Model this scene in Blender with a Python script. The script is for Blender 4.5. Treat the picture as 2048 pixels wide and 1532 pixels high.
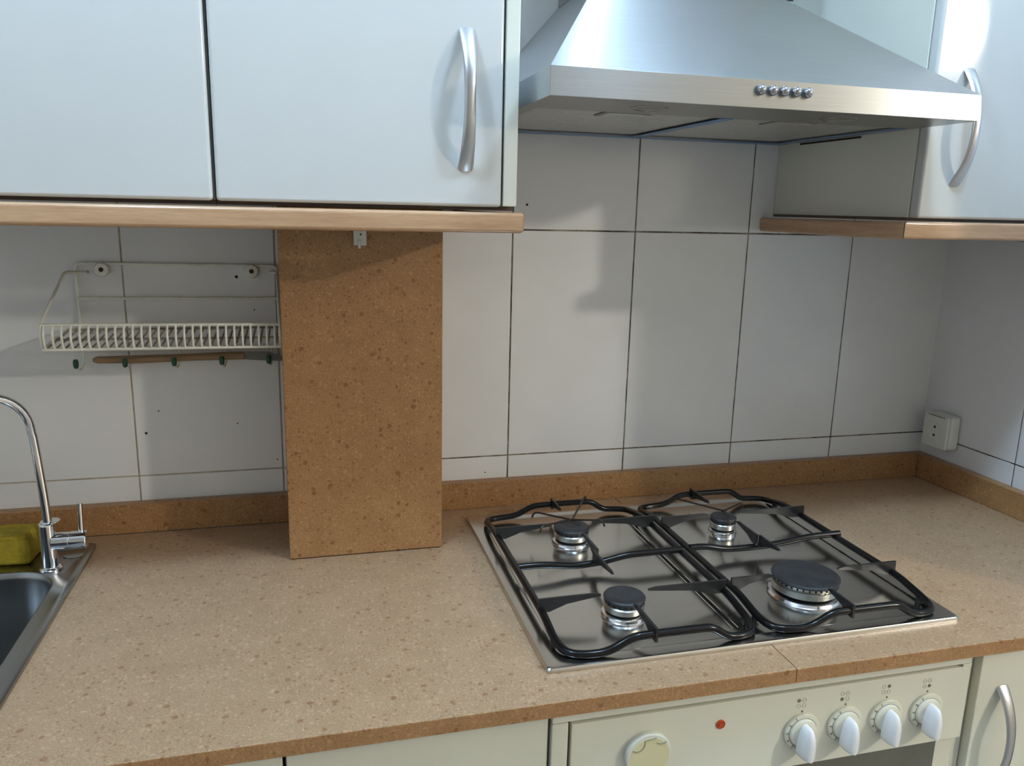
import bpy, bmesh, math, random
from mathutils import Vector, Matrix

# ------------------------------------------------------------------ scene, camera, light
for o in list(bpy.data.objects):
    bpy.data.objects.remove(o, do_unlink=True)
scene = bpy.context.scene
C = scene.collection
PI = math.pi
random.seed(7)

def vec(*a): return Vector(a)

# world axes: x to the right along the tiled wall, y into the wall (wall face y = 0), z up, worktop surface z = 0
cam_data = bpy.data.cameras.new('camera')
cam = bpy.data.objects.new('camera', cam_data)
C.objects.link(cam)
cam_data.sensor_width = 36.0
cam_data.sensor_fit = 'HORIZONTAL'
cam_data.lens = 1589.8 / 2048 * 36.0
cam_data.clip_start = 0.02
def aim(loc, yaw, pitch, roll):
    fwd = vec(math.sin(yaw)*math.cos(pitch), math.cos(yaw)*math.cos(pitch), math.sin(pitch))
    right = vec(math.cos(yaw), -math.sin(yaw), 0)
    up = right.cross(fwd)
    r = right*math.cos(roll) + up*math.sin(roll)
    u = up*math.cos(roll) - right*math.sin(roll)
    m = Matrix((r, u, -fwd)).transposed().to_4x4()
    m.translation = loc
    return m
cam.matrix_world = aim(vec(0.3277, -1.3405, 0.5304), 0.2590, -0.2170, 0.0235)
scene.camera = cam

world = bpy.data.worlds.new('world')
scene.world = world
world.use_nodes = True
world.node_tree.nodes['Background'].inputs[0].default_value = (0.75, 0.85, 1.0, 1)
world.node_tree.nodes['Background'].inputs[1].default_value = 0.05

def lamp(name, loc, power, color, radius):
    d = bpy.data.lights.new(name, 'POINT')
    d.energy = power; d.color = color; d.shadow_soft_size = radius
    o = bpy.data.objects.new(name, d); C.objects.link(o); o.location = loc
    return o
lamp('room_lamp', (2.97, -2.27, 1.27), 100, (1.0, 0.945, 0.82), 0.055)
lamp('ceiling_bulb', (1.02, -0.84, 1.52), 27.5, (0.54, 0.76, 1.0), 0.06)
lamp('ceiling_bulb', (0.00, -0.84, 1.52), 27.5, (0.54, 0.76, 1.0), 0.06)

scene.view_settings.view_transform = 'Standard'
scene.view_settings.look = 'None'
scene.view_settings.gamma = 1
scene.view_settings.use_curve_mapping = False
scene.view_settings.exposure = 0.0

# ------------------------------------------------------------------ materials
MATS = {}
def new_mat(name):
    m = bpy.data.materials.new(name); m.use_nodes = True
    nt = m.node_tree; b = nt.nodes['Principled BSDF']
    MATS[name] = m
    return m, nt, b
def node(nt, kind, **kw):
    n = nt.nodes.new(kind)
    for k, v in kw.items():
        if k.startswith('i_'):
            n.inputs[k[2:].replace('_', ' ')].default_value = v
        else:
            setattr(n, k, v)
    return n
def ramp(nt, src, stops):
    r = nt.nodes.new('ShaderNodeValToRGB')
    while len(r.color_ramp.elements) < len(stops): r.color_ramp.elements.new(0.5)
    for e, (p, c) in zip(r.color_ramp.elements, stops):
        e.position = p; e.color = (*c, 1) if len(c) == 3 else c
    nt.links.new(src, r.inputs[0])
    return r.outputs[0]
def coords(nt, scale=(1, 1, 1)):
    tc = nt.nodes.new('ShaderNodeTexCoord'); mp = nt.nodes.new('ShaderNodeMapping')
    mp.inputs['Scale'].default_value = scale
    nt.links.new(tc.outputs['Object'], mp.inputs[0])
    return mp.outputs[0]
def noise(nt, co, scale, detail=3, rough=0.5):
    n = nt.nodes.new('ShaderNodeTexNoise')
    n.inputs['Scale'].default_value = scale; n.inputs['Detail'].default_value = detail; n.inputs['Roughness'].default_value = rough
    nt.links.new(co, n.inputs['Vector'])
    return n.outputs[0]
def mixc(nt, fac, a, b, blend='MIX'):
    m = nt.nodes.new('ShaderNodeMix'); m.data_type = 'RGBA'; m.blend_type = blend
    for sock, v in ((m.inputs['Factor'], fac), (m.inputs['A'], a), (m.inputs['B'], b)):
        pass
    fs = [s for s in m.inputs if s.name == 'Factor' and s.type == 'VALUE'][0]
    as_ = [s for s in m.inputs if s.name == 'A' and s.type == 'RGBA'][0]
    bs = [s for s in m.inputs if s.name == 'B' and s.type == 'RGBA'][0]
    for s, v in ((fs, fac), (as_, a), (bs, b)):
        if hasattr(v, 'is_linked'): nt.links.new(v, s)
        elif isinstance(v, (int, float)): s.default_value = v
        else: s.default_value = (*v, 1)
    return [s for s in m.outputs if s.type == 'RGBA'][0]
def bump(nt, b, h, strength, dist=0.001):
    n = nt.nodes.new('ShaderNodeBump'); n.inputs['Strength'].default_value = strength; n.inputs['Distance'].default_value = dist
    nt.links.new(h, n.inputs['Height']); nt.links.new(n.outputs[0], b.inputs['Normal'])
def lin(r, g, b):
    f = lambda c: ((c/255+0.055)/1.055)**2.4 if c > 10 else c/255/12.92
    return (f(r), f(g), f(b))
def simple(name, col, rough=0.4, metal=0.0, var=0.06, vscale=14, coat=0.0, bmp=0.0, bscale=60):
    m, nt, b = new_mat(name)
    co = coords(nt)
    n = noise(nt, co, vscale, 4, 0.6)
    lo = tuple(c*(1-var) for c in col); hi = tuple(min(1, c*(1+var)) for c in col)
    nt.links.new(ramp(nt, n, [(0.3, lo), (0.7, hi)]), b.inputs['Base Color'])
    b.inputs['Roughness'].default_value = rough; b.inputs['Metallic'].default_value = metal
    b.inputs['Coat Weight'].default_value = coat; b.inputs['Coat Roughness'].default_value = 0.1
    if bmp: bump(nt, b, noise(nt, co, bscale, 3), bmp)
    return m

def stone(name, base_a, base_b, rough, spec):
    m, nt, b = new_mat(name)
    co = coords(nt)
    wob = node(nt, 'ShaderNodeVectorMath', operation='MULTIPLY_ADD')
    nn = nt.nodes.new('ShaderNodeTexNoise'); nn.inputs['Scale'].default_value = 120; nt.links.new(co, nn.inputs['Vector'])
    nt.links.new(nn.outputs['Color'], wob.inputs[0]); wob.inputs[1].default_value = (0.005, 0.005, 0.005); nt.links.new(co, wob.inputs[2])
    wc = wob.outputs[0]
    col = ramp(nt, noise(nt, co, 22, 5, 0.65), [(0.3, base_a), (0.7, base_b)])
    fine = ramp(nt, noise(nt, co, 420, 2, 0.6), [(0.35, (0.80, 0.78, 0.74)), (0.65, (1.14, 1.13, 1.12))])
    col = mixc(nt, 1.0, col, fine, 'MULTIPLY')
    def flakes(scale, size, chance, tint, fac):
        v = nt.nodes.new('ShaderNodeTexVoronoi'); v.inputs['Scale'].default_value = scale; v.feature = 'F1'
        nt.links.new(wc, v.inputs['Vector'])
        lt = node(nt, 'ShaderNodeMath', operation='LESS_THAN'); nt.links.new(v.outputs['Distance'], lt.inputs[0]); lt.inputs[1].default_value = size
        sep = nt.nodes.new('ShaderNodeSeparateColor'); nt.links.new(v.outputs['Color'], sep.inputs[0])
        gt = node(nt, 'ShaderNodeMath', operation='GREATER_THAN'); nt.links.new(sep.outputs[0], gt.inputs[0]); gt.inputs[1].default_value = 1-chance
        mu = node(nt, 'ShaderNodeMath', operation='MULTIPLY'); nt.links.new(lt.outputs[0], mu.inputs[0]); nt.links.new(gt.outputs[0], mu.inputs[1])
        m2 = node(nt, 'ShaderNodeMath', operation='MULTIPLY'); nt.links.new(mu.outputs[0], m2.inputs[0]); m2.inputs[1].default_value = fac
        return m2.outputs[0], tint
    for a in ((190, 0.36, 0.32, tuple(min(1, c*1.5+0.03) for c in base_b), 0.24),
              (120, 0.32, 0.26, tuple(min(1, c*1.45+0.04) for c in base_b), 0.24),
              (170, 0.34, 0.20, (base_a[0]*0.62, base_a[1]*0.46, base_a[2]*0.36), 0.55),
              (80, 0.27, 0.20, (base_a[0]*0.62, base_a[1]*0.40, base_a[2]*0.30), 0.65)):
        f, t = flakes(*a)
        col = mixc(nt, f, col, t)
    nt.links.new(col, b.inputs['Base Color'])
    b.inputs['Roughness'].default_value = rough
    b.inputs['Specular IOR Level'].default_value = spec
    bump(nt, b, noise(nt, co, 500, 2), 0.08, 0.0005)
    return m
stone('stone_lit', (0.37, 0.240, 0.140), (0.43, 0.283, 0.170), 0.34, 0.5)  # paler copy of stone, overhead light and sheen mixed into its colour
stone('stone', (0.32, 0.168, 0.068), (0.39, 0.212, 0.090), 0.36, 0.5)

def wood(name, a, b_, axis=(2, 30, 30), rough=0.28):
    m, nt, b = new_mat(name)
    co = coords(nt, axis)
    n1 = noise(nt, co, 3.0, 5, 0.65)
    n2 = noise(nt, coords(nt, (axis[0]*6, axis[1]*6, axis[2]*6)), 4.0, 3)
    col = ramp(nt, n1, [(0.32, a), (0.68, b_)])
    col = mixc(nt, 1.0, col, ramp(nt, n2, [(0.3, (0.93, 0.92, 0.91)), (0.7, (1.04, 1.035, 1.03))]), 'MULTIPLY')
    nt.links.new(col, b.inputs['Base Color'])
    b.inputs['Roughness'].default_value = rough
    b.inputs['Coat Weight'].default_value = 0.3
    return m
wood('beech_x', (0.40, 0.235, 0.125), (0.54, 0.34, 0.195))
wood('beech_y', (0.40, 0.235, 0.125), (0.54, 0.34, 0.195), (30, 2, 30))
wood('brown_board', (0.085, 0.045, 0.028), (0.12, 0.066, 0.04), (2, 30, 30), 0.5)
wood('handle_wood', (0.26, 0.155, 0.075), (0.36, 0.23, 0.12), (3, 60, 60), 0.5)

def tile_mat():
    m, nt, b = new_mat('tile_glaze')
    co = coords(nt)
    nt.links.new(ramp(nt, noise(nt, co, 5, 4, 0.6), [(0.3, (0.74, 0.74, 0.735)), (0.7, (0.80, 0.80, 0.795))]), b.inputs['Base Color'])
    b.inputs['Roughness'].default_value = 0.14
    b.inputs['Specular IOR Level'].default_value = 0.65
    bump(nt, b, noise(nt, co, 9, 2), 0.25, 0.002)
tile_mat()
def grout_mat():
    m, nt, b = new_mat('grout')
    co = coords(nt)
    dirty = ramp(nt, noise(nt, co, 16, 5, 0.7), [(0.36, (0.03, 0.022, 0.015)), (0.48, (0.12, 0.09, 0.06)), (0.62, (0.34, 0.29, 0.22))])
    clean = ramp(nt, noise(nt, co, 30, 4, 0.7), [(0.35, (0.32, 0.27, 0.20)), (0.65, (0.52, 0.47, 0.38))])
    sx = nt.nodes.new('ShaderNodeSeparateXYZ'); nt.links.new(co, sx.inputs[0])
    mr = nt.nodes.new('ShaderNodeMapRange'); nt.links.new(sx.outputs[0], mr.inputs[0])
    mr.inputs[1].default_value = 0.35; mr.inputs[2].default_value = 0.6      # grime builds up towards the cooker
    nt.links.new(mixc(nt, mr.outputs[0], clean, dirty), b.inputs['Base Color'])
    b.inputs['Roughness'].default_value = 0.9
grout_mat()
simple('door_paint', (0.565, 0.57, 0.55), 0.10, var=0.02, vscale=5)
simple('cream_enamel', (0.71, 0.705, 0.585), 0.30, var=0.03, vscale=9, coat=0.2)
simple('cream_paint', (0.66, 0.665, 0.58), 0.30, var=0.02, vscale=6, coat=0.2)
simple('ivory_plastic', (0.64, 0.60, 0.36), 0.4, var=0.04)
simple('white_plastic', (0.82, 0.83, 0.84), 0.16, var=0.02, coat=0.4)
simple('socket_plastic', (0.70, 0.70, 0.63), 0.35, var=0.03)
simple('rack_coating', (0.82, 0.81, 0.71), 0.4, var=0.10, vscale=60)
simple('rack_dirty', (0.36, 0.33, 0.27), 0.6, var=0.5, vscale=90)
simple('green_rubber', (0.015, 0.075, 0.045), 0.5)
simple('dark_hole', (0.012, 0.011, 0.010), 0.8)
simple('dark_gap', (0.06, 0.055, 0.04), 0.8)
simple('black_enamel', (0.006, 0.006, 0.0065), 0.2, var=0.2)
MATS['black_enamel'].node_tree.nodes['Principled BSDF'].inputs['Specular IOR Level'].default_value = 0.3
simple('black_iron', (0.012, 0.012, 0.013), 0.36, var=0.3, vscale=70)
simple('burner_cap', (0.022, 0.022, 0.024), 0.48, var=0.4, vscale=45, bmp=0.15, bscale=250)
simple('wire_iron', (0.055, 0.038, 0.03), 0.4, metal=0.7, var=0.4, vscale=120)
simple('burner_aluminium', (0.50, 0.49, 0.45), 0.32, metal=1.0, var=0.12, vscale=90)
simple('chrome', (0.86, 0.87, 0.89), 0.07, metal=1.0, var=0.02)
simple('button_chrome', (0.42, 0.43, 0.45), 0.12, metal=1.0, var=0.02)
simple('polished_ring', (0.82, 0.82, 0.84), 0.14, metal=1.0, var=0.03)
simple('satin_nickel', (0.58, 0.58, 0.59), 0.30, metal=1.0, var=0.03)
simple('sponge_yellow', (0.38, 0.285, 0.018), 0.95, var=0.22, vscale=60, bmp=0.8, bscale=300)
simple('orange_lens', (0.55, 0.075, 0.015), 0.2, var=0.15, vscale=200)
simple('print_grey', (0.17, 0.165, 0.13), 0.6)
simple('print_pale', (0.44, 0.44, 0.36), 0.6)
simple('blue_film', (0.10, 0.22, 0.43), 0.35, var=0.15, vscale=30)
simple('oven_glass', (0.13, 0.13, 0.105), 0.22, var=0.1)
simple('knife_steel', (0.16, 0.15, 0.14), 0.4, metal=0.6)
simple('lamp_glass', (0.20, 0.19, 0.15), 0.25)
simple('floor_tile', (0.34, 0.335, 0.33), 0.35, var=0.1, vscale=3)
simple('plaster', (0.84, 0.845, 0.85), 0.8, var=0.02)
simple('kick_board', (0.20, 0.19, 0.17), 0.5)

def brushed(name, col, rough, aniso, tangent, streak=(3, 260, 260), var=0.06):
    m, nt, b = new_mat(name)
    co = coords(nt, streak)
    n = noise(nt, co, 3.0, 3, 0.6)
    nt.links.new(ramp(nt, n, [(0.3, tuple(c*(1-var) for c in col)), (0.7, tuple(c*(1+var) for c in col))]), b.inputs['Base Color'])
    b.inputs['Metallic'].default_value = 1.0
    b.inputs['Roughness'].default_value = rough
    b.inputs['Anisotropic'].default_value = aniso
    cx = nt.nodes.new('ShaderNodeCombineXYZ')
    for i in range(3): cx.inputs[i].default_value = tangent[i]
    nt.links.new(cx.outputs[0], b.inputs['Tangent'])
    bump(nt, b, n, 0.02, 0.0003)
    return m
brushed('hood_steel', (0.43, 0.44, 0.44), 0.30, 0.85, (0, 0.25, 1))
brushed('hood_side_steel', (0.50, 0.51, 0.52), 0.34, 0.6, (0, 0, 1), (260, 3, 260))
brushed('filter_mesh', (0.60, 0.60, 0.57), 0.42, 0.2, (1, 0, 0), (40, 40, 40), 0.12)
brushed('hood_under', (0.36, 0.355, 0.335), 0.32, 0.3, (1, 0, 0))
brushed('hob_steel', (0.66, 0.65, 0.62), 0.19, 0.3, (0, 1, 0), (3, 200, 200), 0.05)
brushed('sink_steel', (0.36, 0.37, 0.375), 0.26, 0.4, (1, 0, 0), (200, 3, 200), 0.08)

# ------------------------------------------------------------------ mesh helpers
def obj(name, bm, mat, parent=None, angle=35, flat=False, kind=None):
    me = bpy.data.meshes.new(name)
    bmesh.ops.recalc_face_normals(bm, faces=bm.faces)
    bm.to_mesh(me); bm.free()
    me.materials.append(MATS[mat])
    if not flat:
        for p in me.polygons: p.use_smooth = True
        me.set_sharp_from_angle(angle=math.radians(angle))
    o = bpy.data.objects.new(name, me); C.objects.link(o)
    if not flat:
        w = o.modifiers.new('weighted_normals', 'WEIGHTED_NORMAL'); w.keep_sharp = True; w.weight = 100
    if parent is not None: adopt(o, parent)
    if kind: o['kind'] = kind
    return o
def world_origin(p):
    v = vec(0, 0, 0)
    while p is not None:
        v = v + p.location; p = p.parent
    return v
def adopt(o, parent):
    # child meshes are written in world coordinates
    o.parent = parent
    o.matrix_parent_inverse = Matrix.Translation(-world_origin_of(parent))
ORIG = {}
def world_origin_of(p):
    return ORIG.get(p.name, vec(0, 0, 0))
def thing(name, label, cat, loc=(0, 0, 0), group=None):
    o = bpy.data.objects.new(name, None); C.objects.link(o)
    o.empty_display_size = 0.05
    o.location = loc; ORIG[o.name] = Vector(loc)
    tag(o, label, cat, group)
    return o
def tag(o, label, cat, group=None):
    o['label'] = label; o['category'] = cat
    if group: o['group'] = group
    return o
def struct(o):
    o['kind'] = 'structure'; return o

def box(x0, x1, y0, y1, z0, z1, bev=0.0, seg=2, bm=None):
    b = bmesh.new()
    vs = [b.verts.new((x, y, z)) for x in (x0, x1) for y in (y0, y1) for z in (z0, z1)]
    for f in ((0, 1, 3, 2), (4, 6, 7, 5), (0, 4, 5, 1), (2, 3, 7, 6), (0, 2, 6, 4), (1, 5, 7, 3)):
        b.faces.new([vs[i] for i in f])
    if bev > 0:
        bmesh.ops.bevel(b, geom=list(b.edges), offset=bev, segments=seg, profile=0.5, affect='EDGES')
    if bm is None: return b
    return merge(bm, b)
def merge(bm, other, mat=None):
    me = bpy.data.meshes.new('tmp'); 
    if mat is not None: other.transform(mat)
    other.to_mesh(me); other.free(); bm.from_mesh(me); bpy.data.meshes.remove(me)
    return bm
def tube(pts, r, seg=8, closed=False, bm=None, cap=True, flatten=1.0):
    b = bm if bm is not None else bmesh.new()
    pts = [Vector(p) for p in pts]
    n = len(pts)
    rad = r if isinstance(r, (list, tuple)) else [r]*n
    rings = []
    prev = None
    for i, p in enumerate(pts):
        if closed: t = (pts[(i+1) % n] - pts[i-1])
        elif i == 0: t = pts[1]-pts[0]
        elif i == n-1: t = pts[-1]-pts[-2]
        else: t = (pts[i+1]-pts[i]).normalized() + (pts[i]-pts[i-1]).normalized()
        t.normalize()
        if prev is None:
            a = vec(0, 0, 1) if abs(t.z) < 0.9 else vec(1, 0, 0)
            u = (a - t*a.dot(t)).normalized()
        else:
            u = (prev - t*prev.dot(t)).normalized()
        prev = u
        v = t.cross(u)
        rings.append([b.verts.new(p + u*(rad[i]*math.cos(2*PI*k/seg)*flatten) + v*(rad[i]*math.sin(2*PI*k/seg))) for k in range(seg)])
    for i in range(n if closed else n-1):
        A = rings[i]; B = rings[(i+1) % n]
        off = 0
        if closed and i == n-1:
            off = min(range(seg), key=lambda s: (A[0].co-B[s].co).length)
        for k in range(seg):
            b.faces.new((A[k], A[(k+1) % seg], B[(k+1+off) % seg], B[(k+off) % seg]))
    if cap and not closed:
        b.faces.new(rings[0][::-1]); b.faces.new(rings[-1])
    return b
def bezier(pts, rnd=0.01, n=4, closed=False):
    # rounds the corners of a polyline
    pts = [Vector(p) for p in pts]; out = []
    m = len(pts)
    for i, p in enumerate(pts):
        if not closed and i in (0, m-1): out.append(p); continue
        a = pts[i-1]; c = pts[(i+1) % m]
        d1 = min(rnd, (a-p).length*0.48); d2 = min(rnd, (c-p).length*0.48)
        s = p+(a-p).normalized()*d1; e = p+(c-p).normalized()*d2
        for k in range(n+1):
            t = k/n
            out.append(s*(1-t)**2 + p*2*t*(1-t) + e*t*t)
    return out
def lathe(prof, center, axis='z', seg=24, bm=None, flip=1):
    # prof: list of (radius, height along axis)
    b = bm if bm is not None else bmesh.new()
    c = Vector(center)
    def P(r, h, a):
        ca, sa = r*math.cos(a), r*math.sin(a)
        if axis == 'z': return c+vec(ca, sa, h)
        if axis == 'y': return c+vec(ca, h, sa)
        return c+vec(h, ca, sa)
    rings = []
    for r, h in prof:
        if r < 1e-6: rings.append([b.verts.new(P(0, h, 0))])
        else: rings.append([b.verts.new(P(r, h, 2*PI*k/seg)) for k in range(seg)])
    for A, B in zip(rings, rings[1:]):
        for k in range(seg):
            k2 = (k+1) % seg
            if len(A) == 1 and len(B) == 1: continue
            if len(A) == 1: b.faces.new((A[0], B[k], B[k2]))
            elif len(B) == 1: b.faces.new((A[k], A[k2], B[0]))
            else: b.faces.new((A[k], A[k2], B[k2], B[k]))
    if len(rings[0]) > 1: b.faces.new(rings[0][::-1])
    if len(rings[-1]) > 1: b.faces.new(rings[-1])
    return b
def rrect(x0, x1, y0, y1, r, z, n=6):
    out = []
    for cx, cy, a0 in ((x1-r, y1-r, 0), (x0+r, y1-r, 90), (x0+r, y0+r, 180), (x1-r, y0+r, 270)):
        for k in range(n+1):
            a = math.radians(a0+90*k/n)
            out.append(vec(cx+r*math.cos(a), cy+r*math.sin(a), z))
    return out
def loft(loops, fill_last=True, fill_first=False):
    b = bmesh.new()
    R = [[b.verts.new(p) for p in L] for L in loops]
    n = len(R[0])
    for A, B in zip(R, R[1:]):
        for k in range(n):
            b.faces.new((A[k], A[(k+1) % n], B[(k+1) % n], B[k]))
    if fill_last: b.faces.new(R[-1])
    if fill_first: b.faces.new(R[0][::-1])
    return b
def prism(poly, off, bm=None):
    # poly: list of points, off: extrusion vector
    b = bm if bm is not None else bmesh.new()
    off = Vector(off)
    A = [b.verts.new(Vector(p)) for p in poly]; B = [b.verts.new(Vector(p)+off) for p in poly]
    b.faces.new(A); b.faces.new(B[::-1])
    n = len(A)
    for k in range(n): b.faces.new((A[k], B[k], B[(k+1) % n], A[(k+1) % n]))
    return b
def text_mesh(s, size, extrude=0.0002):
    cu = bpy.data.curves.new('t', 'FONT'); cu.body = s; cu.size = size; cu.extrude = extrude
    cu.align_x = 'CENTER'; cu.align_y = 'CENTER'; cu.resolution_u = 2
    o = bpy.data.objects.new('t', cu); C.objects.link(o)
    dg = bpy.context.evaluated_depsgraph_get()
    me = bpy.data.meshes.new_from_object(o.evaluated_get(dg))
    bpy.data.objects.remove(o); bpy.data.curves.remove(cu)
    b = bmesh.new(); b.from_mesh(me); bpy.data.meshes.remove(me)
    return b

# ------------------------------------------------------------------ the room
ZF, ZC = -0.90, 1.62
XL, XR, YF = -1.6, 5.4, -4.0
XC, KW = 1.5782, 0.0262            # room corner; the right wall runs slightly off square
struct(obj('floor', box(XL-.1, XR+.1, YF-.1, 0.15, ZF-.1, ZF), 'floor_tile', flat=True))
struct(obj('ceiling', box(XL-.1, XR+.1, YF-.1, 0.15, ZC, ZC+.1), 'plaster', flat=True))
struct(obj('wall_left', box(XL-.1, XL, YF-.1, 0.15, ZF, ZC), 'plaster', flat=True))
simple('room_wall_paint', (0.60, 0.56, 0.49), 0.8, var=0.03)
struct(obj('wall_front', box(XL, XR, YF-.1, YF, ZF, ZC), 'room_wall_paint', flat=True))
struct(obj('wall_far_right', box(XR, XR+.1, YF-.1, 0.15, ZF, ZC), 'plaster', flat=True))
wall_back = struct(obj('wall_back', box(XL, XC+.01, 0.0014, 0.15, ZF, ZC), 'grout', flat=True))
def wall_pt(u, n, z):              # along the right wall: u from the corner, n out of the wall
    return vec(XC + KW*u - n, -u, z)
b = bmesh.new()
UE = 0.76                          # the right wall ends a little in front of the worktop
prism([wall_pt(-0.004, -0.0014, ZF), wall_pt(UE, -0.0014, ZF), (XR, -UE, ZF), (XR, 0.15, ZF), (XC, 0.15, ZF)], (0, 0, ZC-ZF), b)
wall_right = struct(obj('wall_right', b, 'grout', flat=True))

G = 0.0011                         # half joint
ZROWS = [-0.12, 0.0902, 0.4937, 0.8972, 1.3007, ZC]
def tile_back(x0, x1, z0, z1):
    obj('tile', box(x0+G, x1-G, 0.0, 0.006, z0+G, z1-G, 0.0012, 2), 'tile_glaze', wall_back)
XT = [-0.6189, -0.3929, -0.1669, 0.0591, 0.2851, 0.452, 0.678, 0.904, 1.130, 1.356, XC+0.004]
for x0, x1 in zip(XT, XT[1:]):
    for z0, z1 in zip(ZROWS, ZROWS[1:]):
        tile_back(x0, x1, z0, z1)
UT = [-0.0035, 0.2235, 0.4495, 0.6755, UE]
ang = math.atan(KW)
for u0, u1 in zip(UT, UT[1:]):
    for z0, z1 in zip(ZROWS, ZROWS[1:]):
        t = box(0, 0.006, -(u1-G), -(u0+G), z0+G, z1-G, 0.0012, 2)
        t.transform(Matrix.Translation((XC, 0, 0)) @ Matrix.Rotation(ang, 4, 'Z'))
        obj('tile', t, 'tile_glaze', wall_right)
for x, z, r in ((0.075, 0.162, .0022), (0.096, 0.198, .0012), (0.215, 0.172, .0012), (0.276, 0.106, .0012), (0.702, 0.536, .0022),
                (0.225, 0.413, .0024), (0.250, 0.360, .0012), (0.636, 0.060, .0012), (0.010, 0.420, .0022)):
    obj('drill_hole', lathe([(r, -0.0004), (r, 0.001)], (x, 0, z), 'y', 8), 'dark_hole', wall_back, flat=True)

# ------------------------------------------------------------------ worktop, upstand, base units
SX0, SX1, SY0, SY1 = -0.60, 0.004, -0.515, -0.060     # sink outline
YD, TH = -0.6028, 0.0185
SEAM = 0.884
def worktop_left():
    x0, x1 = XL, SEAM-0.0006
    hx0, hx1, hy0, hy1 = SX0+.015, SX1-.015, SY0+.015, SY1-.015
    b = bmesh.new()
    xs = [x0, hx0, hx1, x1]; ys = [YD, hy0, hy1, 0.0]
    top = [[b.verts.new((x, y, 0)) for y in ys] for x in xs]; bot = [[b.verts.new((x, y, -TH)) for y in ys] for x in xs]
    for i in range(3):
        for j in range(3):
            if i == 1 and j == 1: continue
            b.faces.new((top[i][j], top[i+1][j], top[i+1][j+1], top[i][j+1]))
            b.faces.new((bot[i][j], bot[i][j+1], bot[i+1][j+1], bot[i+1][j]))
    for i in range(3):
        b.faces.new((top[i][0], bot[i][0], bot[i+1][0], top[i+1][0])); b.faces.new((top[i][3], top[i+1][3], bot[i+1][3], bot[i][3]))
    for j in range(3):
        b.faces.new((top[0][j], top[0][j+1], bot[0][j+1], bot[0][j])); b.faces.new((top[3][j], bot[3][j], bot[3][j+1], top[3][j+1]))
    for (i, j), (k, l) in (((1, 1), (2, 1)), ((2, 1), (2, 2)), ((2, 2), (1, 2)), ((1, 2), (1, 1))):
        b.faces.new((top[i][j], top[k][l], bot[k][l], bot[i][j]))
    bmesh.ops.recalc_face_normals(b, faces=b.faces)
    eds = [e for e in b.edges if all(abs(v.co.y-YD) < 1e-6 and abs(v.co.z) < 1e-6 for v in e.verts)]
    bmesh.ops.bevel(b, geom=eds, offset=0.002, segments=2, profile=0.5, affect='EDGES')
    return b
def lit_top(o):                   # upper face coloured paler than the edges, imitating light and sheen on it
    o.data.materials.append(MATS['stone_lit'])
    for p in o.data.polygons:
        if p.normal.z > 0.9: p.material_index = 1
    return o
tag(lit_top(obj('worktop', worktop_left(), 'stone')), 'long speckled tan worktop running from the sink to the seam before the hob', 'worktop')
wr = bmesh.new()
prism([(SEAM+.0006, YD, -TH), (wall_pt(0.6028, 0.001, 0).x, YD, -TH), (XC-.001, -0.001, -TH), (SEAM+.0006, -0.001, -TH)], (0, 0, TH), wr)
eds = [e for e in wr.edges if all(abs(v.co.y-YD) < 1e-6 and abs(v.co.z) < 1e-6 for v in e.verts)]
bmesh.ops.bevel(wr, geom=eds, offset=0.002, segments=2, profile=0.5, affect='EDGES')
tag(lit_top(obj('worktop', wr, 'stone')), 'short speckled tan worktop between the hob seam and the right tiled wall', 'worktop')
ZU = 0.049
def joint(o, x0, x1):
    obj('joint_line', box(x0, x1, -0.0206, -0.0190, 0.0, 0.0011), 'dark_gap', o, flat=True)
BX0, BX1, BY = 0.295, 0.5273, -0.1741
joint(tag(obj('upstand', box(XL, BX0-.0005, -0.02, -0.0005, 0.0, ZU, 0.001, 1), 'stone'), 'speckled brown upstand strip behind the sink, left of the tall board', 'upstand'), XL, BX0-.001)
tag(obj('upstand', box(BX1+.0005, XC-.0205, -0.02, -0.0005, 0.0, ZU, 0.001, 1), 'stone'), 'speckled brown upstand strip along the wall behind the gas hob', 'upstand')
ur = box(-0.020, -0.0005, -0.60, -0.0006, 0.0, ZU, 0.001, 1)
ur.transform(Matrix.Translation((XC, 0, 0)) @ Matrix.Rotation(ang, 4, 'Z'))
tag(obj('upstand', ur, 'stone'), 'speckled brown upstand strip along the right wall under the socket', 'upstand')

YB = -0.585                        # fronts of the base units
def bow_handle(name, x, yf, z0, z1, parent, out=0.027, w_end=0.0098, w_mid=0.0066):
    n = 22; b = bmesh.new(); rings = []
    zc, hz = (z0+z1)/2, (z1-z0)/2
    pts = []
    for i in range(n+1):
        a = PI*i/n
        z = zc + hz*math.cos(a)*-1
        s = (z-zc)/hz
        y = yf + 0.001 - out*(1-abs(s)**2.4)
        pts.append(vec(x, y, z))
    seg = 12
    for i, p in enumerate(pts):
        t = (pts[min(i+1, n)]-pts[max(i-1, 0)]).normalized()
        s = abs((p.z-zc)/hz)
        w = w_mid + (w_end-w_mid)*s**1.6
        th = 0.0034
        u = vec(1, 0, 0); v = t.cross(u).normalized()
        rings.append([b.verts.new(p+u*(w*math.cos(2*PI*k/seg))+v*(th*math.sin(2*PI*k/seg))) for k in range(seg)])
    for A, B in zip(rings, rings[1:]):
        for k in range(seg): b.faces.new((A[k], A[(k+1) % seg], B[(k+1) % seg], B[k]))
    b.faces.new(rings[0][::-1]); b.faces.new(rings[-1])
    return obj(name, b, 'satin_nickel', parent, angle=60)

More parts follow.
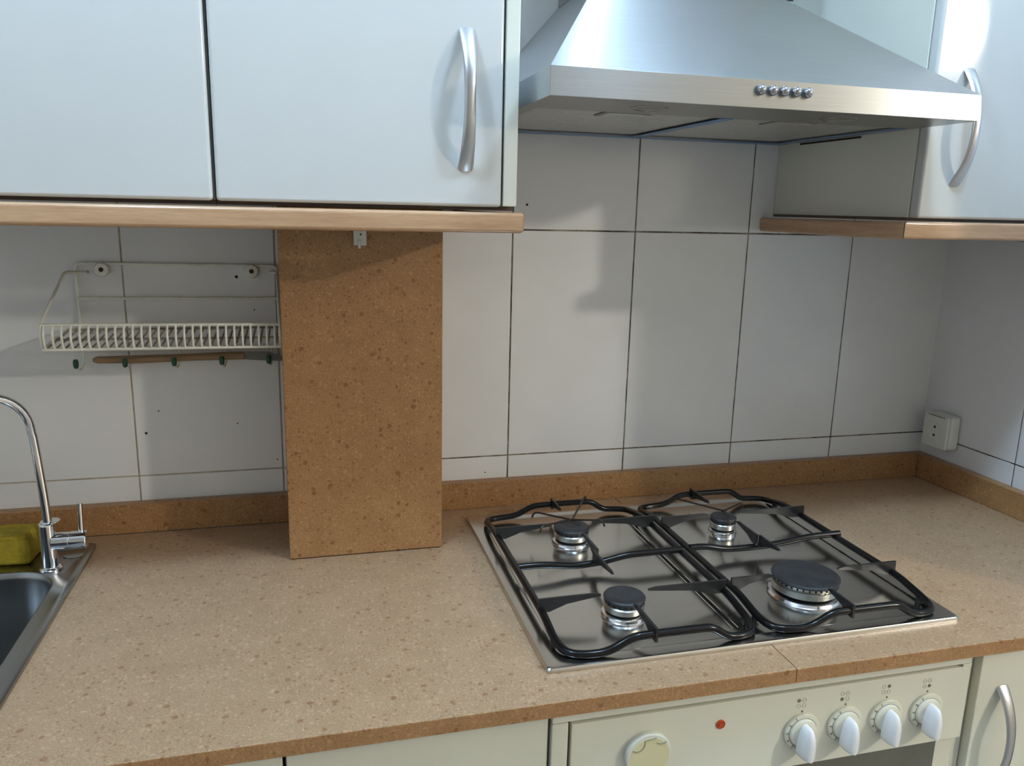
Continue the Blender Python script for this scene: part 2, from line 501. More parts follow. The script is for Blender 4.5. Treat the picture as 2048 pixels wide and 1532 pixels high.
def base_unit(x0, x1, label, handle=None, top=-TH-.0005):
    t = thing('base_cabinet', label, 'cabinet', ((x0+x1)/2, -0.3, ZF), 'base cabinets under the worktop')
    obj('carcass', box(x0, x1, YB+.0195, -0.03, ZF+.12, top), 'cream_paint', t, flat=True)
    obj('plinth', box(x0, x1, YB+.07, YB+.085, ZF, ZF+.1195), 'kick_board', t, flat=True)
    d = obj('door', box(x0+.0013, x1-.0013, YB, YB+.019, ZF+.125, -TH-.003, 0.002, 2), 'cream_enamel', t)
    if handle: bow_handle('handle', handle, YB, -0.235, -0.082, d)
    return t
base_unit(-0.30, 0.292, 'cream base cabinet under the sink end, left of the other plain front', top=-.175)
base_unit(0.293, 0.5815, 'cream base cabinet with a plain front just left of the oven')
base_unit(1.178, 1.56, 'cream base cabinet with a bowed nickel handle, right of the oven', handle=1.219)
tag(obj('filler_strip', box(1.1592, 1.1772, YB+.012, YB+.03, ZF+.12, -TH-.001, 0.001, 1), 'cream_paint'), 'narrow cream filler strip between the oven and the right base cabinet', 'filler strip')
# ------------------------------------------------------------------ oven with its control panel
ov = thing('oven', 'cream built-in oven with four white knobs on its control panel', 'oven', (0.87, -0.3, ZF))
OX0, OX1, OZ0, OZ1 = 0.583, 1.158, -0.147, -0.0195
obj('body', box(OX0+.002, OX1-.002, YB+.012, -0.04, ZF+.14, -0.0215), 'dark_gap', ov, flat=True)
fr = bmesh.new()
box(OX0, OX1, YB-.004, YB+.012, -0.0375, OZ1-.001, 0.002, 2, fr)
box(OX0, 0.6030, YB-.004, YB+.012, OZ0, -0.0380, 0.002, 2, fr)
obj('panel_frame', fr, 'cream_enamel', ov)
pn = box(0.6065, OX1, YB-.004, YB+.012, OZ0, -0.0410, 0.0015, 2)
panel = obj('control_panel', pn, 'cream_enamel', ov)
obj('panel_edge', box(1.1445, OX1, YB-.004, YB+.012, -0.0412, -0.0372), 'cream_enamel', panel, flat=True)
dz0 = ZF+.15
do = obj('oven_door', box(OX0+.002, OX1-.004, YB+.002, YB+.022, dz0, OZ0-.002, 0.003, 2), 'cream_enamel', ov)
obj('door_glass', box(OX0+.030, 1.124, YB+.001, YB+.004, dz0+.05, OZ0-.0020), 'oven_glass', do)
obj('door_handle', tube([(OX0+.06, YB-.035, -0.30), (OX1-.06, YB-.035, -0.30)], 0.008, 10), 'satin_nickel', do)
YP = YB-.004
obj('pilot_lamp', lathe([(.0060, 0.001), (.0060, -0.0012), (.0050, -0.0018), (.0046, -0.0010), (.0030, -0.0012), (.0026, -0.0022), (0, -0.0026)], (0.796, YP, -0.070), 'y', 20), 'orange_lens', panel)
# round flap cover of the timer
tc = (0.701, YP, -0.0915)
cv = obj('timer_cover', lathe([(.0285, 0.001), (.0287, -0.006), (.0278, -0.0080), (.0265, -0.0087), (0, -0.0088)], tc, 'y', 40), 'cream_paint', panel)
obj('flap', lathe([(.0252, -0.0086), (.0248, -0.0090), (0, -0.0091)], (tc[0]+.0006, tc[1], tc[2]-.001), 'y', 40), 'ivory_plastic', cv)
fl = bmesh.new()
arc = [(-.0215, .0105), (-.0175, .0085), (-.0130, .0088), (-.0090, .0118), (-.0068, .0160), (-.0066, .0215), (.0075, .0235)]
tube([(tc[0]+x, tc[1]-.0092, tc[2]+z) for x, z in arc], 0.0005, 6, bm=fl)
tube([(tc[0]+x, tc[1]-.0092, tc[2]+z) for x, z in [(.0085, .0165), (.0130, .0148), (.0175, .0150), (.0205, .0165)]], 0.0005, 6, bm=fl)
obj('flap_seam', fl, 'print_grey', cv)

def knob(x, z, filled):
    k = obj('knob', lathe([(.0245, 0.001), (.0245, -.0030), (.0236, -.0040), (.0190, -.0044), (.0186, -.0050), (.0180, -.0072), (.0165, -.0080), (0, -.0082)], (x, YP, z), 'y', 36), 'cream_enamel', panel)
    obj('dial_line', lathe([(.0188, -.0040), (.0193, -.0047), (.0199, -.0040)], (x, YP, z), 'y', 36), 'print_grey', k)
    # teardrop grip
    b = bmesh.new(); rings = []; seg = 14
    L = [(-.0268, .0060), (-.0258, .0084), (-.0215, .0096), (-.0140, .0098), (-.0060, .0092), (.0030, .0078), (.0090, .0060), (.0128, .0036), (.0142, .0010)]
    for dz, w in L:
        dep = 0.0195*(1-max(0, (dz+.004)/.024)**2*0.55)
        ring = []
        for q in range(seg+1):
            a = PI*q/seg
            ring.append(b.verts.new((x + w*math.cos(a), YP-.0075-dep*min(1, math.sin(a)**0.55)*(1 if w > .003 else .75), z+dz)))
        rings.append(ring)
    for A, B in zip(rings, rings[1:]):
        for q in range(seg): b.faces.new((A[q], A[q+1], B[q+1], B[q]))
        b.faces.new((A[seg], A[0], B[0], B[seg]))
    b.faces.new(rings[0]); b.faces.new(rings[-1][::-1])
    obj('grip', b, 'white_plastic', k, angle=60)
    d = bmesh.new()
    for i, s in enumerate('123456'):
        a = math.radians(118+i*29)
        tm = text_mesh(s, 0.0058)
        M = Matrix.Translation((x+.0217*math.cos(a), YP-.0045, z+.0217*math.sin(a))) @ Matrix.Rotation(PI/2, 4, 'X') @ Matrix.Rotation(a-PI/2, 4, 'Z')
        merge(d, tm, M)
    obj('dial_numbers', d, 'print_grey', k, flat=True)
    obj('index_mark', lathe([(.0014, 0.0005), (.0014, -.0005)], (x-.001, YP, z+.0268), 'y', 10), 'print_grey', panel, flat=True)
    r = bmesh.new(); f = bmesh.new()
    for i, (dx, dz_) in enumerate(((-.0038, .0038), (.0038, .0038), (-.0038, -.0038), (.0038, -.0038))):
        c = (x-.003+dx, YP, z+.0385+dz_)
        if i == filled: lathe([(.0024, 0.0005), (.0024, -.0004)], c, 'y', 14, bm=f)
        else: tube([(c[0]+.0025*math.cos(2*PI*q/14), YP-.0001, c[2]+.0025*math.sin(2*PI*q/14)) for q in range(14)], 0.00035, 4, closed=True, bm=r)
    obj('burner_symbol', r, 'print_pale', panel, flat=True)
    obj('burner_symbol_dot', f, 'print_grey', panel, flat=True)
for x, z, fi in ((0.909, -.0965, 0), (0.971, -.0960, 2), (1.032, -.0950, 1), (1.094, -.0955, 3)):
    knob(x, z, fi)

# ------------------------------------------------------------------ tall board of worktop stone
bd = thing('cover_board', 'tall upright board of speckled brown stone standing on the worktop', 'board', ((BX0+BX1)/2, BY+.01, 0))
obj('front_board', box(BX0, BX1, BY, BY+.02, 0.0012, 0.5255, 0.0012, 1), 'stone', bd)
for xa, xb in ((BX0+.001, BX0+.017), (BX1-.017, BX1-.001)):
    obj('side_board', box(xa, xb, BY+.0203, -0.0008, 0.0012, 0.5255, 0.001, 1), 'stone', bd)
obj('joint_line', box(BX0+.003, BX1-.003, BY+.002, BY+.018, 0.0, 0.0012), 'dark_hole', bd, flat=True)
cl = bmesh.new()
box(0.3985, 0.4165, BY-.007, BY-.0002, 0.473, 0.502, 0.0012, 2, cl)
box(0.4045, 0.4085, BY-.009, BY-.001, 0.469, 0.481, 0.0008, 1, cl)
cp = obj('catch', cl, 'socket_plastic', bd); cp['label'] = 'small white plastic catch'
obj('screw_hole', lathe([(.0013, 0.0005), (.0013, -.0006)], (0.4085, BY-.007, 0.4885), 'y', 8), 'dark_hole', cp, flat=True)

# ------------------------------------------------------------------ wall cabinets and light rails
YC = -0.3655; ZB = 0.5305; ZT = 1.30
t = thing('wall_cabinet', 'white wall cabinet above the dish rack, no handle in view', 'cabinet', (0.0, -0.17, ZB), 'white wall cabinets')
obj('carcass', box(-0.26, 0.2335, YC+.019, -0.0008, ZB+.001, ZT), 'door_paint', t, flat=True)
obj('base_panel', box(-0.26, 0.2335, YC+.020, -0.0008, ZB-.0042, ZB+.0009), 'brown_board', t, flat=True)
obj('door', box(-0.258, 0.2322, YC, YC+.0185, ZB, ZT-.002, 0.0042, 3), 'door_paint', t)
t = thing('wall_cabinet', 'white wall cabinet with a bowed nickel handle left of the hood', 'cabinet', (0.41, -0.17, ZB), 'white wall cabinets')
obj('carcass', box(0.2345, 0.5865, YC+.019, -0.0008, ZB+.001, ZT), 'door_paint', t, flat=True)
obj('base_panel', box(0.2345, 0.5865, YC+.020, -0.0008, ZB-.0042, ZB+.0009), 'brown_board', t, flat=True)
d = obj('door', box(0.2358, 0.5672, YC, YC+.0185, ZB, ZT-.002, 0.0042, 3), 'door_paint', t)
bow_handle('handle', 0.5215, YC, 0.574, 0.732, d)
obj('filler_strip', box(0.5695, 0.5865, YC, YC+.0185, ZB+.001, ZT-.002, 0.0015, 2), 'cream_paint', t)
t = thing('wall_cabinet', 'white wall cabinet in the corner right of the hood, bowed handle half hidden', 'cabinet', (1.38, -0.17, ZB), 'white wall cabinets')
obj('side_panel', box(1.1775, 1.1935, YC+.019, -0.0008, ZB-.001, ZT, 0.0008, 1), 'cream_paint', t)
obj('carcass', box(1.1937, 1.572, YC+.019, -0.0008, ZB-.001, ZT), 'door_paint', t, flat=True)
obj('base_panel', box(1.1775, 1.572, YC+.020, -0.0008, ZB-.0052, ZB-.0012), 'brown_board', t, flat=True)
d = obj('door', box(1.1778, 1.572, YC, YC+.0185, ZB-.0015, ZT-.002, 0.0042, 3), 'door_paint', t)
bow_handle('handle', 1.2325, YC, 0.576, 0.732, d)

YR0, YR1, ZR0, ZR1 = -0.374, -0.351, 0.4995, 0.5245
obj('slot', box(1.1765, 1.1776, -0.225, -0.065, 0.6490, 0.6518), 'dark_hole', t, flat=True)
t = thing('light_rail', 'beech light rail under the left wall cabinets', 'rail', (0.1, -0.36, ZR0), 'beech light rails')
obj('front_rail', box(-0.262, 0.5955, YR0, YR1, ZR0, ZR1, 0.005, 4), 'beech_x', t)
obj('return_rail', box(0.5725, 0.5955, YR1+.0002, -0.0008, ZR0, ZR1, 0.004, 3), 'beech_y', t)
t = thing('light_rail', 'beech light rail under the right corner wall cabinet', 'rail', (1.35, -0.36, ZR0), 'beech light rails')
def mitre(poly, z0, z1, bev):
    b = prism([(x, y, z0) for x, y in poly], (0, 0, z1-z0))
    bmesh.ops.recalc_face_normals(b, faces=b.faces)
    bmesh.ops.bevel(b, geom=list(b.edges), offset=bev, segments=3, profile=0.5, affect='EDGES')
    return b
XA = 1.1505
obj('front_rail', mitre([(XA, YR0), (1.575, YR0), (1.575, YR1), (XA+.023, YR1)], ZR0, ZR1, 0.004), 'beech_x', t)
obj('return_rail', mitre([(XA, YR0+.0004), (XA+.0228, YR1+.0002), (XA+.0228, -.0008), (XA, -.0008)], ZR0-.001, ZR1-.001, 0.004), 'beech_y', t)

# ------------------------------------------------------------------ extractor hood
HX0, HX1, HY, HZ, HL = 0.5985, 1.1755, -0.4526, 0.653, 0.0315
hd = thing('extractor_hood', 'brushed steel pyramid extractor hood over the gas hob', 'hood', (0.887, -0.23, HZ))
cx0, cx1, cyf, czt = 0.7456, 1.030, -0.19, 0.850
zt = HZ+HL
def quad(bm, *ps):
    bm.faces.new([bm.verts.new(Vector(p)) for p in ps])
cf = bmesh.new()
prism([(HX0, HY, zt), (HX1, HY, zt), (cx1, cyf, czt), (cx0, cyf, czt)], (0, 0.0012, -0.0008), cf)
obj('canopy_front', cf, 'hood_steel', hd, flat=True)
obj('canopy_side', prism([(HX0, HY, zt), (cx0, cyf, czt), (cx0, -.002, czt), (HX0, -.002, zt)], (0.001, 0, -0.001)), 'hood_side_steel', hd, flat=True)
obj('canopy_side', prism([(HX1, HY, zt), (HX1, -.002, zt), (cx1, -.002, czt), (cx1, cyf, czt)], (-0.001, 0, -0.001)), 'hood_side_steel', hd, flat=True)
obj('chimney', box(cx0, cx1, cyf, -.002, czt, ZC-.002, 0.001, 1), 'hood_steel', hd)
lf = bmesh.new()
box(HX0, HX1, HY, HY+.0012, HZ, zt+.0004, 0.0004, 1, lf)
obj('front_lip', lf, 'hood_steel', hd)
for xa in (HX0, HX1-.0012):
    obj('side_lip', box(xa, xa+.0012, HY+.0012, -.002, HZ, zt), 'hood_side_steel', hd, flat=True)
un = bmesh.new()
FY0, FY1 = -0.335, -0.022
box(HX0+.0013, HX1-.0013, HY+.0013, FY0, HZ, HZ+.002, 0, 1, un)
box(HX0+.0013, HX0+.020, FY0, -.003, HZ, HZ+.002, 0, 1, un)
box(HX1-.020, HX1-.0013, FY0, -.003, HZ, HZ+.002, 0, 1, un)
box(HX0+.020, HX1-.020, FY1, -.003, HZ, HZ+.002, 0, 1, un)
obj('underside', un, 'hood_under', hd, flat=True)
fm = (HX0+HX1)/2-.004
for fx0, fx1, hx in ((HX0+.0205, fm-.004, 0.748), (fm+.004, HX1-.0205, 0.998)):
    f = obj('grease_filter', box(fx0, fx1, FY0+.001, FY1-.001, HZ+.0025, HZ+.0075, 0.001, 1), 'filter_mesh', hd)
    obj('latch', box(hx-.034, hx+.034, -0.322, -0.278, HZ+.0008, HZ+.0024, 0.0008, 1), 'lamp_glass', f)
    obj('latch_tab', box(hx-.029, hx+.029, -0.317, -0.283, HZ+.0002, HZ+.0010, 0.0003, 1), 'filter_mesh', f)
fb = bmesh.new()
box(fm-.0085, fm+.0085, FY0-.002, FY1, HZ-.0008, HZ+.0001, 0, 1, fb)
obj('blue_film', fb, 'blue_film', hd, flat=True)
obj('blue_film', box(HX0+.002, HX1-.002, FY1-.008, -.004, HZ-.0008, HZ+.0001), 'blue_film', hd, flat=True)
obj('blue_film', box(HX1-.024, HX1-.012, FY0-.002, FY1-.008, HZ-.0008, HZ+.0001), 'blue_film', hd, flat=True)
for lx in (0.744, 1.011):
    l = obj('hood_light', lathe([(.0235, .002), (.0235, -.0006), (.0205, -.0014), (.0195, -.0006), (0, -.0003)], (lx, -0.393, HZ), 'z', 28), 'hood_under', hd)
    obj('lens', lathe([(.0185, -.0002), (.012, -.0016), (0, -.0022)], (lx, -0.393, HZ), 'z', 24), 'lamp_glass', l)
for i in range(5):
    obj('button', lathe([(.0060, .001), (.0062, -.0028), (.0058, -.0052), (.0043, -.0072), (.0022, -.0082), (0, -.0085)], (0.8580+.01575*i, HY, 0.6728), 'y', 18), 'button_chrome', hd)

# ------------------------------------------------------------------ gas hob
hob = thing('gas_hob', 'stainless steel four burner gas hob set into the worktop', 'hob', (0.879, -0.307, 0))
X0, X1, Y0, Y1 = 0.5876, 1.1706, -0.5490, -0.0647
pl = loft([rrect(X0, X1, Y0, Y1, .006, 0.0003), rrect(X0, X1, Y0, Y1, .006, .0035), rrect(X0+.0015, X1-.0015, Y0+.0015, Y1-.0015, .006, .0058),
           rrect(X0+.004, X1-.004, Y0+.004, Y1-.004, .006, .0066), rrect(X0+.021, X1-.021, Y0+.018, Y1-.018, .022, .0066),
           rrect(X0+.0245, X1-.0245, Y0+.0215, Y1-.0215, .022, .0055), rrect(X0+.0285, X1-.0285, Y0+.0255, Y1-.0255, .022, .0030)])
obj('plate', pl, 'hob_steel', hob)
rd = bmesh.new()
for dx in (-.014, -.006):
    tube([(0.868+dx, -0.505, .0024), (0.868+dx, -0.12, .0024)], 0.0012, 6, bm=rd)
obj('pan_ridge', rd, 'hob_steel', hob)
def burner(x, y, r, top):
    # polished seat, aluminium head with ports, black cap
    s = obj('burner', lathe([(r*1.08, .0030), (r*1.10, .0052), (r*1.05, .0082), (r*.93, .0096), (r*.90, .0096), (r*.88, .0070), (0, .0070)], (x, y, 0), 'z', 40), 'polished_ring', hob)
    obj('burner_gap', lathe([(r*.86, .0070), (r*.86, .0128)], (x, y, 0), 'z', 32), 'dark_hole', s)
    hb = top-.0105
    h = obj('burner_head', lathe([(r*.90, .0125), (r*.98, .0135), (r*.99, hb-.0015), (r*.93, hb)], (x, y, 0), 'z', 40), 'burner_aluminium', s)
    pr_ = obj('flame_ring', lathe([(r*.92, hb-.0005), (r*.94, hb+.0045), (r*.88, hb+.0050)], (x, y, 0), 'z', 40), 'burner_cap' if r < .04 else 'burner_aluminium', s)
    hl = bmesh.new(); nport = 34 if r > .04 else 20
    for i in range(nport):
        a = 2*PI*i/nport
        m = Matrix.Translation((x+r*.940*math.cos(a), y+r*.940*math.sin(a), hb+.0026)) @ Matrix.Rotation(a, 4, 'Z')
        pb = box(-.0006, .0008, -.0011, .0011, -.0012, .0012)
        merge(hl, pb, m)
    obj('flame_ports', hl, 'dark_hole', s, flat=True)
    obj('burner_cap', lathe([(r*.90, hb+.0046), (r*1.00, hb+.0052), (r*1.01, hb+.0080), (r*.96, top-.0008), (r*.86, top), (r*.55, top+.0004), (r*.42, top-.0010), (r*.30, top-.0008), (0, top-.0006)], (x, y, 0), 'z', 40), 'burner_cap', s)
BURN = [(0.734, -0.2035, .0285, .0325), (0.7275, -0.441, .0278, .0325), (1.000, -0.214, .0215, .0325), (1.004, -0.4385, .0465, .0345)]
for bb in BURN: burner(*bb)

def pan_support(x0, x1, label, burners, mid, right_blade_out):
    t = thing('pan_support', label, 'pan support', ((x0+x1)/2, -0.32, .007), 'black enamelled pan supports on the hob')
    ya, yb = -0.5375, -0.0985
    lo, hi, si = .0115, .0290, .0225
    b = bmesh.new()
    def bar(y, rev):
        p = [(x0+.030, y, lo), (x0+.058, y, lo+.001), (x0+.085, y, hi-.001), (x0+.105, y, hi), (x1-.082, y, hi), (x1-.068, y, hi-.001), (x1-.047, y, lo+.001), (x1-.026, y, lo)]
        return p[::-1] if rev else p
    loop = bar(ya, False) + [(x1-.006, ya+.008, lo), (x1, ya+.032, lo+.002), (x1, ya+.085, si), (x1, yb-.07, si), (x1, yb-.025, lo+.002), (x1-.006, yb-.006, lo)]
    loop += bar(yb, True) + [(x0+.006, yb-.006, lo), (x0, yb-.025, lo+.002), (x0, yb-.07, si), (x0, ya+.085, si), (x0, ya+.032, lo+.002), (x0+.007, ya+.008, lo)]
    tube(bezier(loop, 0.016, 4, True), 0.0051, 10, closed=True, bm=b)
    obj('frame', b, 'black_enamel', t, angle=60)
    obj('crossbar', tube(bezier(mid, 0.016, 4), 0.0051, 10), 'black_enamel', t, angle=60)
    ztop = .0385
    def blade(root, tip, hroot, htip, base=None, th=.0032):
        root = Vector(root); tip = Vector(tip); d = (tip-root).normalized(); s = vec(-d.y, d.x, 0)*th/2
        L = (tip-root).length
        prof = [(0, ztop), (L*.9, ztop), (L, ztop-.002), (L, ztop-htip), (L*.45, ztop-hroot*.55), (L*.18, ztop-hroot), (0, ztop-hroot)]
        pts = [root + d*a - s + vec(0, 0, z) for a, z in prof]
        bm = prism(pts, s*2)
        obj('finger', bm, 'black_iron', t, flat=True)
    for (bx, by, r, top) in burners:
        back = by > -0.3
        yo = yb if back else ya
        sgn = 1 if back else -1
        blade((bx, yo+sgn*.006, 0), (bx, by+sgn*(r+(.030 if back else .006)), 0), .018, .004)
        # crossbar finger
        blade((bx+.004, -0.312, 0), (bx+.004, by-sgn*(r+(.014 if back else .024)), 0), .017, .003)
        blade((x0-.004, by, 0), (bx-r-.006, by, 0), .019, .004)
        blade((x1+(.006 if right_blade_out else .002), by, 0), (bx+r+.006, by, 0), .019, .004)
    for fx, fy in ((x0, ya+.04), (x1, ya+.04), (x0, yb-.04), (x1, yb-.04)):
        obj('foot', lathe([(.0042, .0032), (.0052, .006), (.0048, .0125)], (fx, fy, 0), 'z', 12), 'black_iron', t)
    return t
pan_support(0.612, 0.8745, 'left black pan support over the two left burners', BURN[:2],
            [(0.610, -0.312, .0215), (0.640, -0.312, .0225), (0.672, -0.312, .0200), (0.700, -0.312, .0155), (0.742, -0.312, .0170), (0.785, -0.312, .0255), (0.875, -0.312, .0262)], False)
pan_support(0.8905, 1.148, 'right black pan support over the two right burners', BURN[2:],
            [(0.890, -0.309, .0262), (0.918, -0.309, .0262), (0.950, -0.309, .0180), (1.000, -0.309, .0170), (1.045, -0.309, .0190), (1.100, -0.309, .0262), (1.156, -0.309, .0270)], True)
def trivet(x, y, z, L, rot, label):
    t = thing('wire_trivet', label, 'trivet', (x, y, z), 'small wire trivets on the rear burners')
    for i, (a, l) in enumerate(zip(rot, L)):
        a = math.radians(a); c, s = math.cos(a), math.sin(a)
        pts = [(x-.004*c, y-.004*s, z), (x+l*.7*c, y+l*.7*s, z+.004), (x+l*c, y+l*s, z+.006), (x+(l+.006)*c, y+(l+.006)*s, z+.003), (x+(l+.008)*c, y+(l+.008)*s, z-.004)]
        obj('arm', tube(bezier(pts, .005, 3), .0017, 6), 'wire_iron', t)
trivet(0.734, -0.2035, .0415, (.098, .058, .060, .045), (58, 150, 205, 330), 'thin wire trivet with bent arms on the left rear burner')
trivet(1.000, -0.214, .0405, (.088, .040, .040), (137, 250, 20), 'thin wire trivet with one long looped arm on the right rear burner')

# ------------------------------------------------------------------ sink, tap, sponge
sk = thing('sink', 'stainless steel inset sink at the left end of the worktop', 'sink', ((SX0+SX1)/2, (SY0+SY1)/2, 0))
IX0, IX1, IY0, IY1 = -0.45, -0.0225, -0.455, -0.140
sl = loft([rrect(SX0, SX1, SY0, SY1, .010, .0003, 10), rrect(SX0, SX1, SY0, SY1, .010, .0052, 10), rrect(SX0+.002, SX1-.002, SY0+.002, SY1-.002, .010, .0066, 10),
           rrect(SX0+.0095, SX1-.0095, SY0+.0095, SY1-.0095, .012, .0066, 10), rrect(SX0+.0125, SX1-.0125, SY0+.0125, SY1-.0125, .012, .0028, 10),
           rrect(IX0, IX1, IY0, IY1, .062, .0028, 10), rrect(IX0+.003, IX1-.003, IY0+.003, IY1-.003, .060, .0005, 10), rrect(IX0+.006, IX1-.006, IY0+.006, IY1-.006, .058, -.008, 10),
           rrect(IX0+.014, IX1-.014, IY0+.014, IY1-.014, .055, -.130, 10), rrect(IX0+.024, IX1-.024, IY0+.024, IY1-.024, .050, -.150, 10), rrect(IX0+.050, IX1-.050, IY0+.050, IY1-.050, .040, -.158, 10)])
obj('bowl', sl, 'sink_steel', sk, angle=50)
obj('hole_cover', lathe([(.0165, .0030), (.0165, .0042), (.014, .0050), (0, .0052)], (-0.020, -0.093, 0), 'z', 24), 'sink_steel', sk)
obj('drain', lathe([(.040, -.1585), (.040, -.1560), (.030, -.1565), (0, -.159)], (-0.236, -0.298, 0), 'z', 28), 'chrome', sk)
fx, fy = -0.040, -0.140
fa = thing('tap', 'chrome swan neck tap with a side lever at the sink', 'tap', (fx, fy, .003))
obj('base_flange', lathe([(.0155, .0030), (.0155, .0052), (.0135, .0075), (.0108, .0085)], (fx, fy, 0), 'z', 28), 'chrome', fa)
obj('body', lathe([(.0108, .0080), (.0108, .0700), (.0100, .0730), (.0070, .0740), (0, .0740)], (fx, fy, 0), 'z', 28), 'chrome', fa)
obj('cap', lathe([(.0125, .0742), (.0128, .0752), (.0100, .0764), (0, .0766)], (fx+.004, fy+.004, 0), 'z', 24), 'chrome', fa)
dv = vec(-0.80, -0.60, 0); R_ = 0.058
sp = [vec(fx+.002, fy, .0745), vec(fx+.001, fy-.001, .12), vec(fx-.001, fy-.003, .165), vec(fx-.003, fy-.005, .205)]
c0 = vec(fx-.004, fy-.006, .212)
for i in range(0, 19):
    a = PI*i/18
    sp.append(c0 + dv*(R_*(1-math.cos(a))) + vec(0, 0, R_*math.sin(a)))
sp.append(sp[-1]+vec(0, 0, -.025))
obj('spout', tube(sp, .0060, 14), 'chrome', fa, angle=70)
ve = bmesh.new()
lathe([(.0125, .006), (.0125, .0275), (.0118, .0283), (.0118, .0290), (.0127, .0296), (.0127, .0500), (.0118, .0512), (0, .0514)], (fx, fy, .0450), 'x', 28, bm=ve)
obj('valve', ve, 'chrome', fa)
lv = obj('lever', tube([(fx+.0430, fy+.004, .055), (fx+.0440, fy+.006, .0985)], .0038, 12), 'chrome', fa)

sg = box(-.062, .066, -.028, .028, 0, .042, 0.007, 3)
bmesh.ops.subdivide_edges(sg, edges=list(sg.edges), cuts=2, use_grid_fill=True)
for v in sg.verts:
    v.co += vec(random.uniform(-.0011, .0011), random.uniform(-.0011, .0011), random.uniform(-.0009, .0009))
    if v.co.z > .02: v.co.z += .004*math.sin(v.co.x*40)
sg.transform(Matrix.Translation((-0.136, -0.090, .0036)) @ Matrix.Rotation(math.radians(-4), 4, 'Z'))
tag(obj('sponge', sg, 'sponge_yellow', angle=80), 'yellow sponge lying behind the sink bowl beside the tap', 'sponge')

# ------------------------------------------------------------------ socket on the right wall
so = thing('power_socket', 'white surface mounted power socket low on the right wall near the corner', 'socket', (XC-.02, -0.065, 0.11))
SM = Matrix.Translation((XC, 0, 0)) @ Matrix.Rotation(ang, 4, 'Z')
def on_wall(b): b.transform(SM); return b
obj('box', on_wall(box(-.026, -.0006, -0.097, -0.033, 0.077, 0.147, 0.007, 3)), 'socket_plastic', so)
fp = obj('face_plate', on_wall(box(-.034, -.0262, -0.0955, -0.0345, 0.0785, 0.1455, 0.0030, 2)), 'socket_plastic', so)
obj('plug_well', on_wall(lathe([(.0185, -.0342), (.0185, -.0350), (.0170, -.0350), (.0165, -.0335), (0, -.0335)], (0, -0.065, 0.112), 'x', 28)), 'socket_plastic', fp)
for dz in (-.0085, .0085):
    obj('contact_hole', on_wall(lathe([(.0026, -.0341), (.0026, -.0348)], (0, -0.065, 0.112+dz), 'x', 10)), 'dark_hole', fp, flat=True)
obj('gap_line', on_wall(box(-.0349, -.0338, -0.088, -0.046, 0.1426, 0.1436)), 'dark_gap', fp, flat=True)

# ------------------------------------------------------------------ dish rack
rk = thing('dish_rack', 'white coated wire dish rack with five hooks on the tiled wall', 'dish rack', (0.14, -0.07, 0.30))
yw = -0.0065; rx0, rx1 = -0.004, 0.2875
WR = .0021
fz0, fz1 = 0.300, 0.434
obj('back_frame', tube(bezier([(rx0, yw, fz1), (rx1, yw, fz1-.003), (rx1, yw, fz0), (rx0, yw, fz0)], .010, 4, True), WR, 8, closed=True), 'rack_coating', rk)
obj('crossbar', tube([(rx0-.003, yw-.001, 0.381), (rx1+.003, yw-.001, 0.379)], WR, 8), 'rack_coating', rk)
yf = -0.140
for xa, xo in ((0.004, -0.021), (0.283, 0.2925)):
    obj('side_arm', tube(bezier([(xa+.006 if xa < .1 else xa-.006, -.003, .420), (xo*.55+xa*.45, -0.045, .4235), (xo, yf, .3600), (xo, yf-.004, .342), (xo, yf, .326), (xo, -0.012, .334)], .008, 4), WR, 8), 'rack_coating', rk)
tx0, tx1 = -0.021, 0.2925
obj('front_rim', tube([(tx0, yf, .3595), (tx1, yf, .3565)], WR, 8), 'rack_coating', rk)
obj('front_wire', tube([(tx0, yf, .3250), (tx1, yf, .3235)], WR, 8), 'rack_coating', rk)
obj('bottom_wire', tube([(tx0, yf*.55, .3285), (tx1, yf*.55, .3270)], .0016, 6), 'rack_dirty', rk)
obj('rear_wire', tube([(tx0, -.014, .3340), (tx1, -.014, .3330)], .0018, 6), 'rack_dirty', rk)
nr = 28
rib_me = None
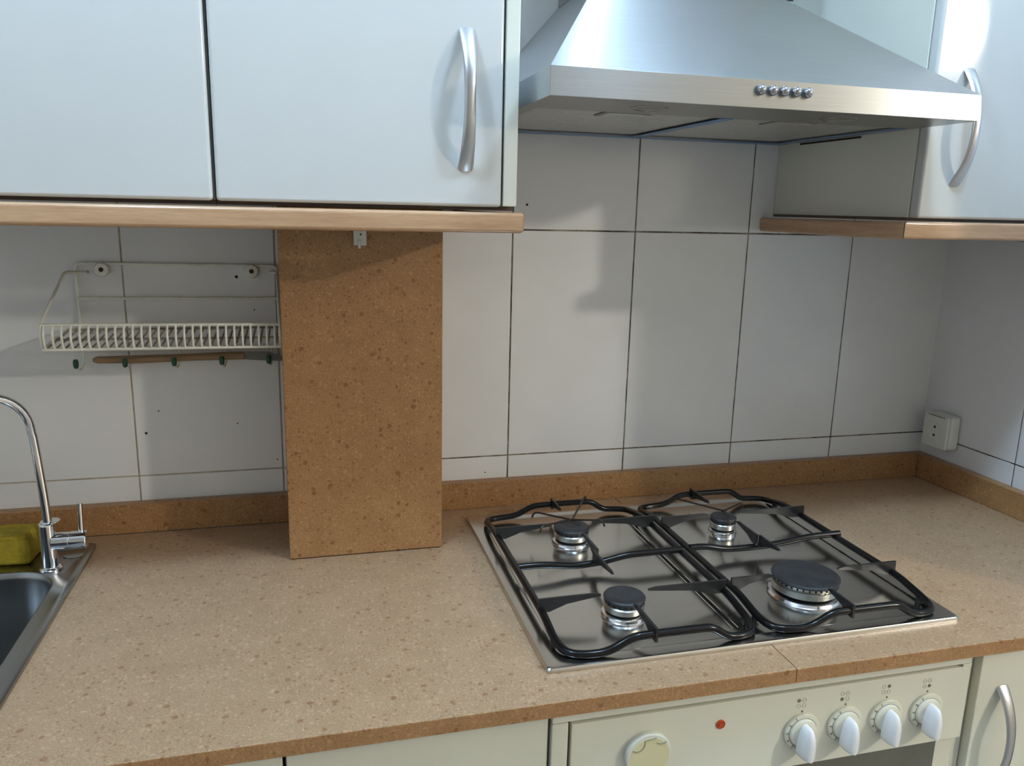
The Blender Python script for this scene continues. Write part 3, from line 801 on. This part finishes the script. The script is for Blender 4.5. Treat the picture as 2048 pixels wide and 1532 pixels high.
for i in range(nr):
    x = tx0+(tx1-tx0)*(i+.35)/nr
    z1 = .3595-.003*i/nr; z0 = .3250-.0015*i/nr
    obj('rib', tube(bezier([(x, yf, z1), (x, yf-.007, (z0+z1)/2+.004), (x, yf-.004, z0+.004), (x, yf+.003, z0)], .012, 3), .0017, 6), 'rack_coating', rk)
    obj('floor_wire', tube([(x, yf+.003, z0), (x+.0, -.014, .3345)], .0014, 6), 'rack_dirty', rk)
for x, z in ((0.032, 0.4245), (0.249, 0.4225)):
    w = obj('wall_fixing', lathe([(.0105, .006), (.0110, -.002), (.0095, -.0045), (.0045, -.0050), (0, -.0045)], (x, yw-.0005, z), 'y', 24), 'rack_coating', rk)
    obj('screw', lathe([(.0036, -.0040), (.0036, -.0056), (.002, -.0062), (0, -.0062)], (x, yw-.0005, z), 'y', 8), 'wire_iron', w)
for i, x in enumerate((-0.008, 0.060, 0.130, 0.200, 0.2705)):
    h = obj('hook', tube(bezier([(x+.004, yw, fz0), (x+.004, yw-.002, fz0-.020), (x+.002, yw-.012, fz0-.028), (x, yw-.026, fz0-.024), (x, yw-.031, fz0-.014)], .008, 4), .0018, 8), 'rack_coating', rk)
    obj('hook_tip', lathe([(0, -.0075), (.0030, -.0060), (.0040, -.002), (.0040, .004), (.0028, .0068), (0, .0075)], (x, yw-.0315, fz0-.0150), 'z', 12), 'green_rubber', h)
ut = thing('kitchen_knife', 'long tan handled knife lying on the hooks under the dish rack', 'knife', (0.15, -.022, .282))
kb = bmesh.new()
tube([(0.012, -.021, .2875), (0.018, -.021, .2875), (0.08, -.021, .2870), (0.15, -.021, .2885), (0.21, -.021, .2895), (0.232, -.021, .2895)], [.0030, .0056, .0066, .0058, .0066, .0066], 10, bm=kb, flatten=1.0)
obj('handle', kb, 'handle_wood', ut, angle=60)
obj('blade', prism([(0.230, -.0215, .2955), (0.268, -.0215, .2950), (0.2925, -.0215, .2870), (0.2925, -.0215, .2790), (0.250, -.0215, .2815), (0.230, -.0215, .2835)], (0, .0015, 0)), 'knife_steel', ut, flat=True)
